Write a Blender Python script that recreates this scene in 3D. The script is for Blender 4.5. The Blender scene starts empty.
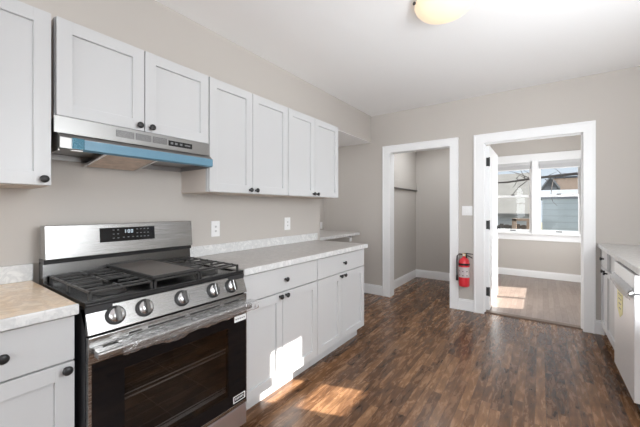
import bpy, bmesh, math, random
from mathutils import Vector, Matrix
random.seed(7)
C = bpy.context.scene
COL = C.collection
PI = math.pi

# ------------------------------------------------------------------ camera
cam = bpy.data.cameras.new('camera')
cam.sensor_width = 36.0
cam.lens = 309.3 / 640 * 36.0
cam.shift_y = -5.6 / 640
cam.clip_start = 0.02
camo = bpy.data.objects.new('camera', cam)
camo.location = (2.0439, 0.0325, 1.2687)
camo.rotation_euler = (PI / 2, 0, 0.6204)
COL.objects.link(camo)
C.camera = camo

# ------------------------------------------------------------------ light
world = bpy.data.worlds.new('world'); C.world = world
world.use_nodes = True
wn = world.node_tree; wn.nodes.clear()
wo = wn.nodes.new('ShaderNodeOutputWorld'); wb = wn.nodes.new('ShaderNodeBackground')
wb.inputs['Color'].default_value = (0.80, 0.88, 1.0, 1); wb.inputs['Strength'].default_value = 0.5
wn.links.new(wb.outputs[0], wo.inputs[0])

sun = bpy.data.lights.new('sun', 'SUN'); sun.energy = 9.5; sun.angle = 0.009; sun.color = (1.0, 0.95, 0.89)
suno = bpy.data.objects.new('sun', sun); COL.objects.link(suno)
sd = Vector((-0.944, -0.330, -0.65)).normalized()
suno.rotation_euler = sd.to_track_quat('-Z', 'Y').to_euler()

def area(name, loc, direction, sx, sy, power, col=(1, 1, 1)):
    l = bpy.data.lights.new(name, 'AREA'); l.shape = 'RECTANGLE'; l.size = sx; l.size_y = sy
    l.energy = power; l.color = col
    o = bpy.data.objects.new(name, l); o.location = loc
    o.rotation_euler = Vector(direction).to_track_quat('-Z', 'Z').to_euler()
    COL.objects.link(o); return o
# added fill lamps at unseen openings; the sunroom one gives its side window's daylight
area('fill_rear_west', (0.85, -3.24, 1.45), (0.3, 1, 0), 1.3, 1.5, 28, (0.93, 0.968, 1.0))
area('fill_rear_east', (2.3, -3.24, 1.45), (0, 1, 0), 1.3, 1.5, 7, (0.93, 0.968, 1.0))
area('fill_side', (3.24, -1.6, 1.45), (-1, 0, 0), 1.5, 1.5, 8, (0.93, 0.968, 1.0))
area('fill_counter', (3.24, 0.95, 1.55), (-0.75, 0.62, -0.30), 1.3, 0.9, 35, (0.93, 0.968, 1.0))
area('daylight_sunroom', (3.16, 5.75, 1.4), (-1, 0, 0), 1.3, 1.1, 22, (0.93, 0.968, 1.0))

# fill lamps added out of view: one at the ceiling, others inside alcove and closet
fl_ = area('ceiling_fill', (2.84, 1.25, 0.96), (-0.12, 0.55, 1), 0.5, 2.0, 12, (0.93, 0.968, 1.0)); fl_.data.spread = math.radians(130)
area('alcove_fill', (-0.45, 3.3, 2.22), (0, 0, -1), 0.3, 0.3, 2.0, (0.95, 0.97, 1.0))
area('closet_fill', (0.72, 4.85, 2.40), (0.12, 0, -1), 0.5, 0.7, 5.5, (0.92, 0.96, 1.0))

vs = C.view_settings
vs.view_transform = 'Standard'; vs.look = 'None'; vs.gamma = 1.0; vs.use_curve_mapping = False
vs.exposure = 0.97
C.cycles.max_bounces = 10; C.cycles.diffuse_bounces = 7; C.cycles.transparent_max_bounces = 16
C.cycles.sample_clamp_indirect = 6.0
C.cycles.use_denoising = True

# ------------------------------------------------------------------ materials
def new_mat(name):
    m = bpy.data.materials.new(name); m.use_nodes = True
    nt = m.node_tree; nt.nodes.clear()
    out = nt.nodes.new('ShaderNodeOutputMaterial')
    return m, nt, out

def N(nt, t, **kw):
    n = nt.nodes.new(t)
    for k, v in kw.items(): setattr(n, k, v)
    return n

def ramp(nt, stops):
    r = N(nt, 'ShaderNodeValToRGB')
    while len(r.color_ramp.elements) < len(stops): r.color_ramp.elements.new(0.5)
    for e, (p, c) in zip(r.color_ramp.elements, stops):
        e.position = p; e.color = tuple(c) + ((1,) if len(c) == 3 else ())
    return r

def mix(nt, fac, a, b, blend='MIX'):
    m = N(nt, 'ShaderNodeMix', data_type='RGBA', blend_type=blend)
    for sock, v in ((m.inputs[0], fac), (m.inputs[6], a), (m.inputs[7], b)):
        if isinstance(v, bpy.types.NodeSocket): nt.links.new(v, sock)
        elif isinstance(v, (int, float)): sock.default_value = v
        else: sock.default_value = tuple(v) + ((1,) if len(v) == 3 else ())
    return m.outputs[2]

def objco(nt, scale=(1, 1, 1)):
    tc = N(nt, 'ShaderNodeTexCoord'); mp = N(nt, 'ShaderNodeMapping')
    mp.inputs['Scale'].default_value = scale
    nt.links.new(tc.outputs['Object'], mp.inputs['Vector'])
    return mp.outputs[0]

def noise(nt, vec, scale, detail=3, rough=0.5, dist=0.0):
    n = N(nt, 'ShaderNodeTexNoise'); n.inputs['Scale'].default_value = scale
    n.inputs['Detail'].default_value = detail; n.inputs['Roughness'].default_value = rough
    n.inputs['Distortion'].default_value = dist
    nt.links.new(vec, n.inputs['Vector']); return n.outputs[0]

def plain(name, color, rough=0.5, metal=0.0, var=0.05, scale=6.0, stretch=(1, 1, 1), bump=0.0, bscale=200, spec=0.5, coat=0.0):
    m, nt, out = new_mat(name)
    b = N(nt, 'ShaderNodeBsdfPrincipled')
    v = objco(nt, stretch)
    f = noise(nt, v, scale, 4)
    c = mix(nt, f, [x * (1 - var) for x in color], [min(1, x * (1 + var)) for x in color])
    nt.links.new(c, b.inputs['Base Color'])
    b.inputs['Roughness'].default_value = rough; b.inputs['Metallic'].default_value = metal
    b.inputs['Specular IOR Level'].default_value = spec
    b.inputs['Coat Weight'].default_value = coat; b.inputs['Coat Roughness'].default_value = 0.1
    if bump:
        bp = N(nt, 'ShaderNodeBump'); bp.inputs['Strength'].default_value = bump; bp.inputs['Distance'].default_value = 0.002
        nt.links.new(noise(nt, v, bscale, 2), bp.inputs['Height']); nt.links.new(bp.outputs[0], b.inputs['Normal'])
    nt.links.new(b.outputs[0], out.inputs[0])
    return m

def emit(name, color, strength):
    m, nt, out = new_mat(name)
    b = N(nt, 'ShaderNodeBsdfPrincipled')
    b.inputs['Base Color'].default_value = tuple(color) + (1,)
    b.inputs['Emission Color'].default_value = tuple(color) + (1,)
    b.inputs['Emission Strength'].default_value = strength
    b.inputs['Roughness'].default_value = 0.3
    nt.links.new(b.outputs[0], out.inputs[0]); return m

def clear(name, tint, gloss=0.08, rough=0.02, bump=0.0, bscale=40, veil=None):
    """thin see-through sheet: glass or plastic film"""
    m, nt, out = new_mat(name)
    t = N(nt, 'ShaderNodeBsdfTransparent'); t.inputs[0].default_value = tuple(tint) + (1,)
    g = N(nt, 'ShaderNodeBsdfGlossy'); g.inputs['Roughness'].default_value = rough
    lw = N(nt, 'ShaderNodeLayerWeight'); lw.inputs[0].default_value = 0.25
    ma = N(nt, 'ShaderNodeMath', operation='MULTIPLY_ADD'); ma.inputs[1].default_value = 0.5; ma.inputs[2].default_value = gloss
    ma.use_clamp = True
    nt.links.new(lw.outputs['Fresnel'], ma.inputs[0])
    mx = N(nt, 'ShaderNodeMixShader')
    nt.links.new(ma.outputs[0], mx.inputs[0]); nt.links.new(t.outputs[0], mx.inputs[1]); nt.links.new(g.outputs[0], mx.inputs[2])
    res = mx.outputs[0]
    if veil:
        d = N(nt, 'ShaderNodeBsdfDiffuse'); d.inputs[0].default_value = tuple(veil[0]) + (1,)
        m2 = N(nt, 'ShaderNodeMixShader'); m2.inputs[0].default_value = veil[1]
        nt.links.new(res, m2.inputs[1]); nt.links.new(d.outputs[0], m2.inputs[2]); res = m2.outputs[0]
    if bump:
        bp = N(nt, 'ShaderNodeBump'); bp.inputs['Strength'].default_value = bump; bp.inputs['Distance'].default_value = 0.01
        nt.links.new(noise(nt, objco(nt), bscale, 3), bp.inputs['Height']); nt.links.new(bp.outputs[0], g.inputs['Normal'])
    nt.links.new(res, out.inputs[0]); return m

def wood_floor(name, dark, mid, light, rough):
    m, nt, out = new_mat(name)
    b = N(nt, 'ShaderNodeBsdfPrincipled')
    tc = N(nt, 'ShaderNodeTexCoord'); sp = N(nt, 'ShaderNodeSeparateXYZ'); nt.links.new(tc.outputs['Object'], sp.inputs[0])
    W = 0.0575
    dv = N(nt, 'ShaderNodeMath', operation='DIVIDE'); dv.inputs[1].default_value = W; nt.links.new(sp.outputs[0], dv.inputs[0])
    fl = N(nt, 'ShaderNodeMath', operation='FLOOR'); nt.links.new(dv.outputs[0], fl.inputs[0])
    wnz = N(nt, 'ShaderNodeTexWhiteNoise', noise_dimensions='1D'); nt.links.new(fl.outputs[0], wnz.inputs['W'])
    ad = N(nt, 'ShaderNodeMath', operation='MULTIPLY_ADD'); ad.inputs[1].default_value = 5.0
    nt.links.new(wnz.outputs['Value'], ad.inputs[0]); nt.links.new(sp.outputs[1], ad.inputs[2])
    cb = N(nt, 'ShaderNodeCombineXYZ'); nt.links.new(ad.outputs[0], cb.inputs[0]); nt.links.new(sp.outputs[0], cb.inputs[1])
    br = N(nt, 'ShaderNodeTexBrick'); br.offset = 0.0; br.squash = 1.0
    nt.links.new(cb.outputs[0], br.inputs['Vector'])
    br.inputs['Color1'].default_value = (0, 0, 0, 1); br.inputs['Color2'].default_value = (1, 1, 1, 1)
    br.inputs['Mortar'].default_value = (0, 0, 0, 1)
    br.inputs['Scale'].default_value = 1.0; br.inputs['Mortar Size'].default_value = 0.0009; br.inputs['Mortar Smooth'].default_value = 0.3
    br.inputs['Brick Width'].default_value = 0.62; br.inputs['Row Height'].default_value = W
    bw = N(nt, 'ShaderNodeRGBToBW'); nt.links.new(br.outputs['Color'], bw.inputs[0])
    # figure: streaks along the boards plus blotches, shifted from board to board
    cv = N(nt, 'ShaderNodeCombineXYZ')
    sx = N(nt, 'ShaderNodeMath', operation='MULTIPLY_ADD'); sx.inputs[1].default_value = 37.0
    nt.links.new(bw.outputs[0], sx.inputs[0]); nt.links.new(sp.outputs[0], sx.inputs[2])
    nt.links.new(sx.outputs[0], cv.inputs[0]); nt.links.new(ad.outputs[0], cv.inputs[1]); nt.links.new(bw.outputs[0], cv.inputs[2])
    mp = N(nt, 'ShaderNodeMapping'); mp.inputs['Scale'].default_value = (30, 6.0, 1); nt.links.new(cv.outputs[0], mp.inputs[0])
    n1 = noise(nt, mp.outputs[0], 1.0, 7, 0.66, 0.45)
    mp2 = N(nt, 'ShaderNodeMapping'); mp2.inputs['Scale'].default_value = (160, 9, 1); nt.links.new(cv.outputs[0], mp2.inputs[0])
    n2 = noise(nt, mp2.outputs[0], 1.0, 3, 0.6)
    a1 = N(nt, 'ShaderNodeMath', operation='MULTIPLY_ADD'); a1.inputs[1].default_value = 0.24
    nt.links.new(bw.outputs[0], a1.inputs[0])
    s1 = N(nt, 'ShaderNodeMath', operation='MULTIPLY'); s1.inputs[1].default_value = 0.95; nt.links.new(n1, s1.inputs[0])
    nt.links.new(s1.outputs[0], a1.inputs[2])
    a2 = N(nt, 'ShaderNodeMath', operation='MULTIPLY_ADD'); a2.inputs[1].default_value = 0.12
    nt.links.new(n2, a2.inputs[0]); nt.links.new(a1.outputs[0], a2.inputs[2])
    r = ramp(nt, [(0.40, dark), (0.62, mid), (0.88, light)])
    nt.links.new(a2.outputs[0], r.inputs[0])
    c = mix(nt, br.outputs['Fac'], r.outputs[0], [x * 0.45 for x in dark])
    nt.links.new(c, b.inputs['Base Color'])
    rr = N(nt, 'ShaderNodeMath', operation='MULTIPLY_ADD'); rr.inputs[1].default_value = 0.08; rr.inputs[2].default_value = rough
    b.inputs['Specular IOR Level'].default_value = 0.44
    nt.links.new(n1, rr.inputs[0]); nt.links.new(rr.outputs[0], b.inputs['Roughness'])
    bp = N(nt, 'ShaderNodeBump'); bp.inputs['Strength'].default_value = 0.10; bp.inputs['Distance'].default_value = 0.0006
    nt.links.new(a2.outputs[0], bp.inputs['Height']); nt.links.new(bp.outputs[0], b.inputs['Normal'])
    nt.links.new(b.outputs[0], out.inputs[0]); return m

def marble(name, base, vein, tan, warm_light_amt):  # tan: colour of the warm light painted over the laminate
    m, nt, out = new_mat(name)
    b = N(nt, 'ShaderNodeBsdfPrincipled')
    v = objco(nt)
    n1 = noise(nt, v, 15, 8, 0.62, 1.2)
    r1 = ramp(nt, [(0.40, (0, 0, 0)), (0.495, (1, 1, 1)), (0.53, (1, 1, 1)), (0.62, (0, 0, 0))])
    nt.links.new(n1, r1.inputs[0])
    n2 = noise(nt, v, 38, 6, 0.7, 0.4)
    c = mix(nt, n2, [x * 0.90 for x in base], [min(1, x * 1.10) for x in base])
    mm = N(nt, 'ShaderNodeMath', operation='MULTIPLY'); mm.inputs[1].default_value = 0.42
    nt.links.new(r1.outputs[0], mm.inputs[0])
    c = mix(nt, mm.outputs[0], c, vein)
    if warm_light_amt:  # warm light painted over the laminate colour
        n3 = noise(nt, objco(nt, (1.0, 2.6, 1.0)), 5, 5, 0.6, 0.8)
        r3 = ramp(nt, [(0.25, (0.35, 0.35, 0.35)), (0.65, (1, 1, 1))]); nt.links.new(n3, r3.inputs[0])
        m3 = N(nt, 'ShaderNodeMath', operation='MULTIPLY'); m3.inputs[1].default_value = warm_light_amt
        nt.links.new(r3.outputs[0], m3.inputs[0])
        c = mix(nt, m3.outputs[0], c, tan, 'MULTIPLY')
    nt.links.new(c, b.inputs['Base Color']); b.inputs['Roughness'].default_value = 0.32
    nt.links.new(b.outputs[0], out.inputs[0]); return m

def steel(name, color, rough, stretch):
    m, nt, out = new_mat(name)
    b = N(nt, 'ShaderNodeBsdfPrincipled')
    v = objco(nt, stretch)
    f = noise(nt, v, 1.0, 4, 0.6)
    c = mix(nt, f, [x * 0.975 for x in color], [min(1, x * 1.025) for x in color])
    nt.links.new(c, b.inputs['Base Color']); b.inputs['Metallic'].default_value = 1.0
    ma = N(nt, 'ShaderNodeMath', operation='MULTIPLY_ADD'); ma.inputs[1].default_value = 0.05; ma.inputs[2].default_value = rough - 0.025
    nt.links.new(f, ma.inputs[0]); nt.links.new(ma.outputs[0], b.inputs['Roughness'])
    nt.links.new(b.outputs[0], out.inputs[0]); return m

def siding(name, color, pitch, axis=2):
    m, nt, out = new_mat(name)
    b = N(nt, 'ShaderNodeBsdfPrincipled'); tc = N(nt, 'ShaderNodeTexCoord'); sp = N(nt, 'ShaderNodeSeparateXYZ')
    nt.links.new(tc.outputs['Object'], sp.inputs[0])
    d = N(nt, 'ShaderNodeMath', operation='DIVIDE'); d.inputs[1].default_value = pitch; nt.links.new(sp.outputs[axis], d.inputs[0])
    fr = N(nt, 'ShaderNodeMath', operation='FRACT'); nt.links.new(d.outputs[0], fr.inputs[0])
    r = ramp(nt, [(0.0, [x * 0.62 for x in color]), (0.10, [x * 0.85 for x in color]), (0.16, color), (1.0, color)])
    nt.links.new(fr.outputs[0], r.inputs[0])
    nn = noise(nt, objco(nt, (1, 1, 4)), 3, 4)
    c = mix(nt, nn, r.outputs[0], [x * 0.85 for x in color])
    nt.links.new(c, b.inputs['Base Color']); b.inputs['Roughness'].default_value = 0.7
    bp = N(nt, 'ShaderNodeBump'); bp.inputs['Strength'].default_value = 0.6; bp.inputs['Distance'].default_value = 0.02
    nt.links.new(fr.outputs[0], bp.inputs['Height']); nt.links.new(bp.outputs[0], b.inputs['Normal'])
    nt.links.new(b.outputs[0], out.inputs[0]); return m

def brick_mat(name):
    m, nt, out = new_mat(name)
    b = N(nt, 'ShaderNodeBsdfPrincipled'); tc = N(nt, 'ShaderNodeTexCoord'); sp = N(nt, 'ShaderNodeSeparateXYZ')
    nt.links.new(tc.outputs['Object'], sp.inputs[0])
    cb = N(nt, 'ShaderNodeCombineXYZ')
    ad = N(nt, 'ShaderNodeMath', operation='ADD'); nt.links.new(sp.outputs[0], ad.inputs[0]); nt.links.new(sp.outputs[1], ad.inputs[1])
    nt.links.new(ad.outputs[0], cb.inputs[0]); nt.links.new(sp.outputs[2], cb.inputs[1])
    br = N(nt, 'ShaderNodeTexBrick'); nt.links.new(cb.outputs[0], br.inputs['Vector'])
    br.inputs['Color1'].default_value = (0.55, 0.36, 0.27, 1); br.inputs['Color2'].default_value = (0.44, 0.28, 0.21, 1)
    br.inputs['Mortar'].default_value = (0.6, 0.55, 0.5, 1); br.inputs['Scale'].default_value = 1
    br.inputs['Brick Width'].default_value = 0.22; br.inputs['Row Height'].default_value = 0.075; br.inputs['Mortar Size'].default_value = 0.01
    nt.links.new(br.outputs['Color'], b.inputs['Base Color']); b.inputs['Roughness'].default_value = 0.85
    nt.links.new(b.outputs[0], out.inputs[0]); return m

M = {}
M['wall'] = plain('greige_wall_paint', (0.54, 0.507, 0.472), 0.75, var=0.015, scale=2, bump=0.05, bscale=120, spec=0.3)
M['ceiling'] = plain('white_ceiling_paint', (0.91, 0.91, 0.91), 0.9, var=0.01, scale=2, spec=0.2)
M['trim'] = plain('white_trim_paint', (0.88, 0.885, 0.89), 0.35, var=0.01)
M['cab'] = plain('white_cabinet_paint', (0.575, 0.578, 0.583), 0.38, var=0.01)
M['ply'] = plain('raw_maple_panel', (0.60, 0.52, 0.45), 0.55, var=0.10, scale=3, stretch=(1, 14, 1))
M['side'] = plain('beige_cabinet_side', (0.63, 0.57, 0.52), 0.5, var=0.03, scale=3)
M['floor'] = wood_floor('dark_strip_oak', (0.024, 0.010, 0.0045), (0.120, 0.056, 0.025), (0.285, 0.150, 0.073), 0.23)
M['floor2'] = wood_floor('daylight_washed_strip_oak', (0.16, 0.12, 0.098), (0.22, 0.168, 0.14), (0.28, 0.222, 0.188), 0.28)  # washed daylight reflection put into the board colour
M['counter'] = marble('marbled_laminate', (0.54, 0.515, 0.495), (0.36, 0.345, 0.335), (1.0, 0.86, 0.68), 0.0)
M['counter_lit'] = marble('marbled_laminate_lit', (0.70, 0.685, 0.67), (0.46, 0.45, 0.44), (1, 1, 1), 0.0)  # same laminate, lightened to hold the window light on the right counter
M['counter_warm_lit'] = marble('marbled_laminate_warm_lit', (0.92, 0.85, 0.78), (0.54, 0.44, 0.34), (1.0, 0.82, 0.60), 0.9)  # warm sun reflection on the left top put into its colour
M['splash'] = marble('marbled_laminate_pale', (0.76, 0.76, 0.75), (0.46, 0.47, 0.48), (1, 1, 1), 0.0)
M['steel'] = steel('brushed_steel', (0.43, 0.427, 0.42), 0.27, (120, 4, 900))
M['steel_v'] = steel('brushed_steel_hood', (0.31, 0.306, 0.30), 0.38, (120, 4, 900))
M['riser'] = steel('steel_shaded', (0.16, 0.158, 0.155), 0.2, (120, 4, 900))  # riser's dark reflection and knob grip shading put into the steel colour
M['steel_dull'] = steel('dull_steel', (0.36, 0.35, 0.345), 0.42, (30, 3, 200))
M['steel_film'] = steel('filmed_steel', (0.72, 0.69, 0.72), 0.40, (20, 4, 60))
M['steel_washer'] = plain('filmed_washer_steel', (0.74, 0.745, 0.755), 0.33, 0.45, var=0.03, stretch=(20, 4, 60))
M['chrome'] = plain('bright_knob_metal', (0.74, 0.74, 0.75), 0.2, 1.0, var=0.02)
M['black'] = plain('black_hardware', (0.016, 0.016, 0.017), 0.42, var=0.1)
M['enamel'] = plain('black_enamel', (0.018, 0.018, 0.019), 0.22, var=0.1)
M['iron'] = plain('cast_iron', (0.038, 0.037, 0.036), 0.3, var=0.25, scale=80, bump=0.3, bscale=400)
M['griddle'] = plain('griddle_coating', (0.14, 0.125, 0.115), 0.45, var=0.15, scale=40)
M['darkbody'] = plain('range_side_black', (0.03, 0.03, 0.032), 0.45, var=0.1)
M['glassblack'] = plain('black_glass', (0.006, 0.006, 0.007), 0.06, var=0.1, spec=0.32)
M['ovenglass'] = clear('tinted_oven_glass', (0.60, 0.59, 0.585), 0.07, 0.04)
M['ovenbox'] = plain('oven_enamel', (0.018, 0.017, 0.017), 0.5, var=0.2)
M['rack'] = plain('oven_rack_wire', (0.72, 0.72, 0.72), 0.3, 0.2)
M['rack_dim'] = plain('oven_rack_grid', (0.14, 0.14, 0.14), 0.4, 0.5)
M['film'] = clear('crumpled_plastic_film', (0.90, 0.90, 0.91), 0.12, 0.14, 0.9, 55, ((0.72, 0.72, 0.73), 0.10))
M['film_soft'] = clear('loose_plastic_film', (0.90, 0.90, 0.91), 0.10, 0.2, 0.6, 30, ((0.8, 0.8, 0.81), 0.45))
M['blue'] = plain('blue_protective_film', (0.13, 0.27, 0.37), 0.30, var=0.12, scale=14, bump=0.3, bscale=60)
M['blue_dark'] = clear('crumpled_blue_film', (0.35, 0.62, 0.74), 0.12, 0.15, 0.9, 90, ((0.10, 0.30, 0.40), 0.45))
M['mesh'] = plain('filter_mesh', (0.66, 0.52, 0.42), 0.4, 0.5, var=0.35, scale=22, bump=0.5, bscale=500)
M['grille'] = plain('vent_mesh_grey', (0.11, 0.11, 0.112), 0.5, 0.3, var=0.25, scale=400)
M['white'] = plain('white_plastic', (0.84, 0.84, 0.84), 0.35, var=0.01)
M['paper'] = plain('white_sticker_paper', (0.85, 0.85, 0.85), 0.5, var=0.03)
M['ink'] = plain('dark_print', (0.06, 0.06, 0.07), 0.5)
M['yellow'] = plain('yellow_card', (0.86, 0.80, 0.38), 0.5, var=0.03)
M['red'] = plain('red_enamel', (0.72, 0.030, 0.045), 0.28, var=0.05, coat=0.4)
M['brass'] = plain('brass', (0.66, 0.5, 0.24), 0.3, 1.0)
M['rubber'] = plain('black_rubber', (0.02, 0.02, 0.02), 0.55)
M['shade'] = emit('warm_glass_shade', (0.78, 0.62, 0.44), 0.40)
M['socket'] = plain('pale_socket_face', (0.52, 0.52, 0.52), 0.5)
M['digit'] = emit('lit_display_digits', (0.45, 0.52, 0.58), 0.3)
M['print_grey'] = plain('grey_key_print', (0.16, 0.165, 0.175), 0.5)
M['glass'] = clear('window_glass', (0.95, 0.97, 0.97), 0.008, 0.01)
M['blind'] = plain('pale_shade_fabric', (0.55, 0.55, 0.555), 0.7, var=0.03)
M['grey_rail'] = plain('grey_metal_rail', (0.14, 0.13, 0.125), 0.4, 0.3)
M['threshold'] = plain('dark_wood_threshold', (0.12, 0.075, 0.05), 0.4, var=0.25, scale=5, stretch=(4, 30, 1))
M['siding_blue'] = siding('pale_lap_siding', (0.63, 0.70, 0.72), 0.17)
M['siding_grey'] = siding('sun_blocker_grey', (0.56, 0.57, 0.58), 0.15)
M['roof_pale'] = plain('pale_worn_roof', (0.30, 0.285, 0.265), 0.9, var=0.15, scale=3)
M['roof_white'] = plain('snowy_roof', (0.26, 0.275, 0.30), 0.9, var=0.05, scale=2)
M['roof_dark'] = plain('charcoal_shingle', (0.10, 0.105, 0.12), 0.9, var=0.2, scale=9)
M['brick'] = brick_mat('orange_brick')
M['stone'] = plain('tan_masonry', (0.62, 0.46, 0.37), 0.85, var=0.12, scale=5)
M['bark'] = plain('grey_bark', (0.10, 0.085, 0.08), 0.9, var=0.3, scale=12)
M['timber'] = plain('weathered_timber', (0.13, 0.115, 0.105), 0.8, var=0.3, scale=7)
M['tanwood'] = plain('tan_timber', (0.42, 0.30, 0.22), 0.8, var=0.2)
M['ground'] = plain('winter_grass_ground', (0.24, 0.22, 0.17), 0.95, var=0.3, scale=2)
M['winpane'] = plain('dark_house_window', (0.06, 0.07, 0.08), 0.1)

# ------------------------------------------------------------------ mesh helpers
class MB:
    def __init__(self): self.bm = bmesh.new()
    def _merge(self, t, mat=None):
        if mat is not None: bmesh.ops.transform(t, matrix=mat, verts=t.verts)
        me = bpy.data.meshes.new('tmp'); t.to_mesh(me); t.free()
        self.bm.from_mesh(me); bpy.data.meshes.remove(me); return self
    def box(self, x0, y0, z0, x1, y1, z1, bev=0.0, seg=2, mat=None):
        t = bmesh.new(); bmesh.ops.create_cube(t, size=1)
        a, b = Vector((min(x0, x1), min(y0, y1), min(z0, z1))), Vector((max(x0, x1), max(y0, y1), max(z0, z1)))
        for v in t.verts: v.co = Vector([a[i] + (v.co[i] + 0.5) * (b[i] - a[i]) for i in range(3)])
        if bev: bmesh.ops.bevel(t, geom=t.edges[:], offset=bev, segments=seg, profile=0.5, affect='EDGES')
        return self._merge(t, mat)
    def prism(self, pts, y0, y1, axis='y', bev=0.0, mat=None):
        """polygon in the plane across axis, extruded along it; pts are (x,z) for y, (y,z) for x, (x,y) for z"""
        t = bmesh.new()
        def mk(p, d): return {'y': (p[0], d, p[1]), 'x': (d, p[0], p[1]), 'z': (p[0], p[1], d)}[axis]
        A = [t.verts.new(mk(p, y0)) for p in pts]; B = [t.verts.new(mk(p, y1)) for p in pts]
        n = len(pts); t.faces.new(A); t.faces.new(B[::-1])
        for i in range(n): t.faces.new((A[i], B[i], B[(i + 1) % n], A[(i + 1) % n]))
        bmesh.ops.recalc_face_normals(t, faces=t.faces[:])
        if bev: bmesh.ops.bevel(t, geom=t.edges[:], offset=bev, segments=2, profile=0.5, affect='EDGES')
        return self._merge(t, mat)
    def lathe(self, prof, seg=24, mat=None):
        """profile (r, h) turned about local z"""
        t = bmesh.new(); rings = []
        for r, h in prof:
            if r < 1e-6: rings.append([t.verts.new((0, 0, h))])
            else: rings.append([t.verts.new((r * math.cos(2 * PI * i / seg), r * math.sin(2 * PI * i / seg), h)) for i in range(seg)])
        for a, b in zip(rings, rings[1:]):
            for i in range(seg):
                j = (i + 1) % seg
                if len(a) == 1 and len(b) == 1: continue
                if len(a) == 1: t.faces.new((a[0], b[j], b[i]))
                elif len(b) == 1: t.faces.new((a[i], a[j], b[0]))
                else: t.faces.new((a[i], a[j], b[j], b[i]))
        for ring in (rings[0], rings[-1]):
            if len(ring) > 1: t.faces.new(ring)
        bmesh.ops.recalc_face_normals(t, faces=t.faces[:])
        for f in t.faces: f.smooth = True
        return self._merge(t, mat)
    def tube(self, pts, r, seg=10, mat=None):
        pts = [Vector(p) for p in pts]; t = bmesh.new(); rings = []
        n = len(pts)
        for i, p in enumerate(pts):
            d = (pts[min(i + 1, n - 1)] - pts[max(i - 1, 0)]).normalized()
            up = Vector((0, 0, 1)) if abs(d.z) < 0.95 else Vector((1, 0, 0))
            a = d.cross(up).normalized(); b = a.cross(d)
            rr = r[i] if isinstance(r, (list, tuple)) else r
            rings.append([t.verts.new(p + (a * math.cos(2 * PI * k / seg) + b * math.sin(2 * PI * k / seg)) * rr) for k in range(seg)])
        for A, B in zip(rings, rings[1:]):
            for k in range(seg): t.faces.new((A[k], A[(k + 1) % seg], B[(k + 1) % seg], B[k]))
        t.faces.new(rings[0]); t.faces.new(rings[-1])
        bmesh.ops.recalc_face_normals(t, faces=t.faces[:])
        for f in t.faces:
            if len(f.verts) == 4: f.smooth = True
        return self._merge(t, mat)
    def grid(self, fn, nu, nv, thick=0.0, smooth=True):
        t = bmesh.new()
        V = [[t.verts.new(fn(i / nu, j / nv)) for j in range(nv + 1)] for i in range(nu + 1)]
        for i in range(nu):
            for j in range(nv):
                f = t.faces.new((V[i][j], V[i + 1][j], V[i + 1][j + 1], V[i][j + 1])); f.smooth = smooth
        if thick: bmesh.ops.solidify(t, geom=t.faces[:], thickness=thick)
        return self._merge(t)
    def build(self, name, mat, parent=None, kind=None):
        me = bpy.data.meshes.new(name)
        if parent is not None:
            p, off = parent, Vector((0, 0, 0))
            while p is not None: off += p.location; p = p.parent
            for v in self.bm.verts: v.co -= off
        self.bm.to_mesh(me); self.bm.free()
        me.materials.append(M[mat] if isinstance(mat, str) else mat)
        o = bpy.data.objects.new(name, me); COL.objects.link(o)
        if parent is not None: o.parent = parent
        if kind: o['kind'] = kind
        return o

def box(*a, **k): return MB().box(*a, **k)
def root(name, label, cat, loc, group=None):
    o = bpy.data.objects.new(name, None); o.empty_display_size = 0.1; o.location = loc; COL.objects.link(o)
    o['label'] = label; o['category'] = cat
    if group: o['group'] = group
    return o
def tag(o, label, cat, group=None):
    o['label'] = label; o['category'] = cat
    if group: o['group'] = group
    return o
def S(name, mb, mat, parent=None):
    return mb.build(name, mat, parent, kind=None if parent is not None else 'structure')
RX = Matrix.Rotation(PI / 2, 4, 'Y')       # local z -> +x
RXN = Matrix.Rotation(-PI / 2, 4, 'Y')     # local z -> -x

# ================================================================== SETTING
XR, YB, YF, ZC = 3.15, 4.2, -3.2, 2.62     # right wall, back wall, rear wall, ceiling
T = 0.12
# floors
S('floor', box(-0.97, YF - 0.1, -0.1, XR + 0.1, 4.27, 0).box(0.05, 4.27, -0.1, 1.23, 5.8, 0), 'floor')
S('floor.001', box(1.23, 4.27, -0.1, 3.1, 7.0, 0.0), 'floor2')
S('ceiling', box(-0.12, YF - 0.1, ZC, XR + 0.1, YB + T, ZC + 0.1), 'ceiling')
S('ceiling.001', box(-0.97, 2.60, 2.232, -0.0008, YB - 0.0005, 2.2375), 'ceiling')
S('ceiling.002', box(0.05, 4.32, 2.42, 1.25, 5.82, 2.5), 'ceiling')
S('ceiling.003', box(1.25, 4.32, ZC, 3.1, 7.02, ZC + 0.1), 'ceiling')
# walls
S('wall_left', box(-T, YF - 0.1, 0, 0, 2.893, ZC).box(-T, 2.893, 2.238, 0, YB, ZC), 'wall')
S('wall_alcove', box(-0.97, 2.77, 0, -0.85, YB, 2.232), 'wall')
S('wall_alcove.001', box(-0.97, 2.6, 0, -T - 0.001, 2.77, 2.232), 'wall')
wbk = MB()
wbk.box(-0.97, YB, 0, 0.297, YB + T, ZC).box(1.103, YB, 0, 1.485, YB + T, ZC).box(2.40, YB, 0, XR + 0.1, YB + T, ZC)
wbk.box(0.297, YB, 2.055, 1.103, YB + T, ZC).box(1.485, YB, 2.05, 2.40, YB + T, ZC)
S('wall_back', wbk, 'wall')
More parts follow.
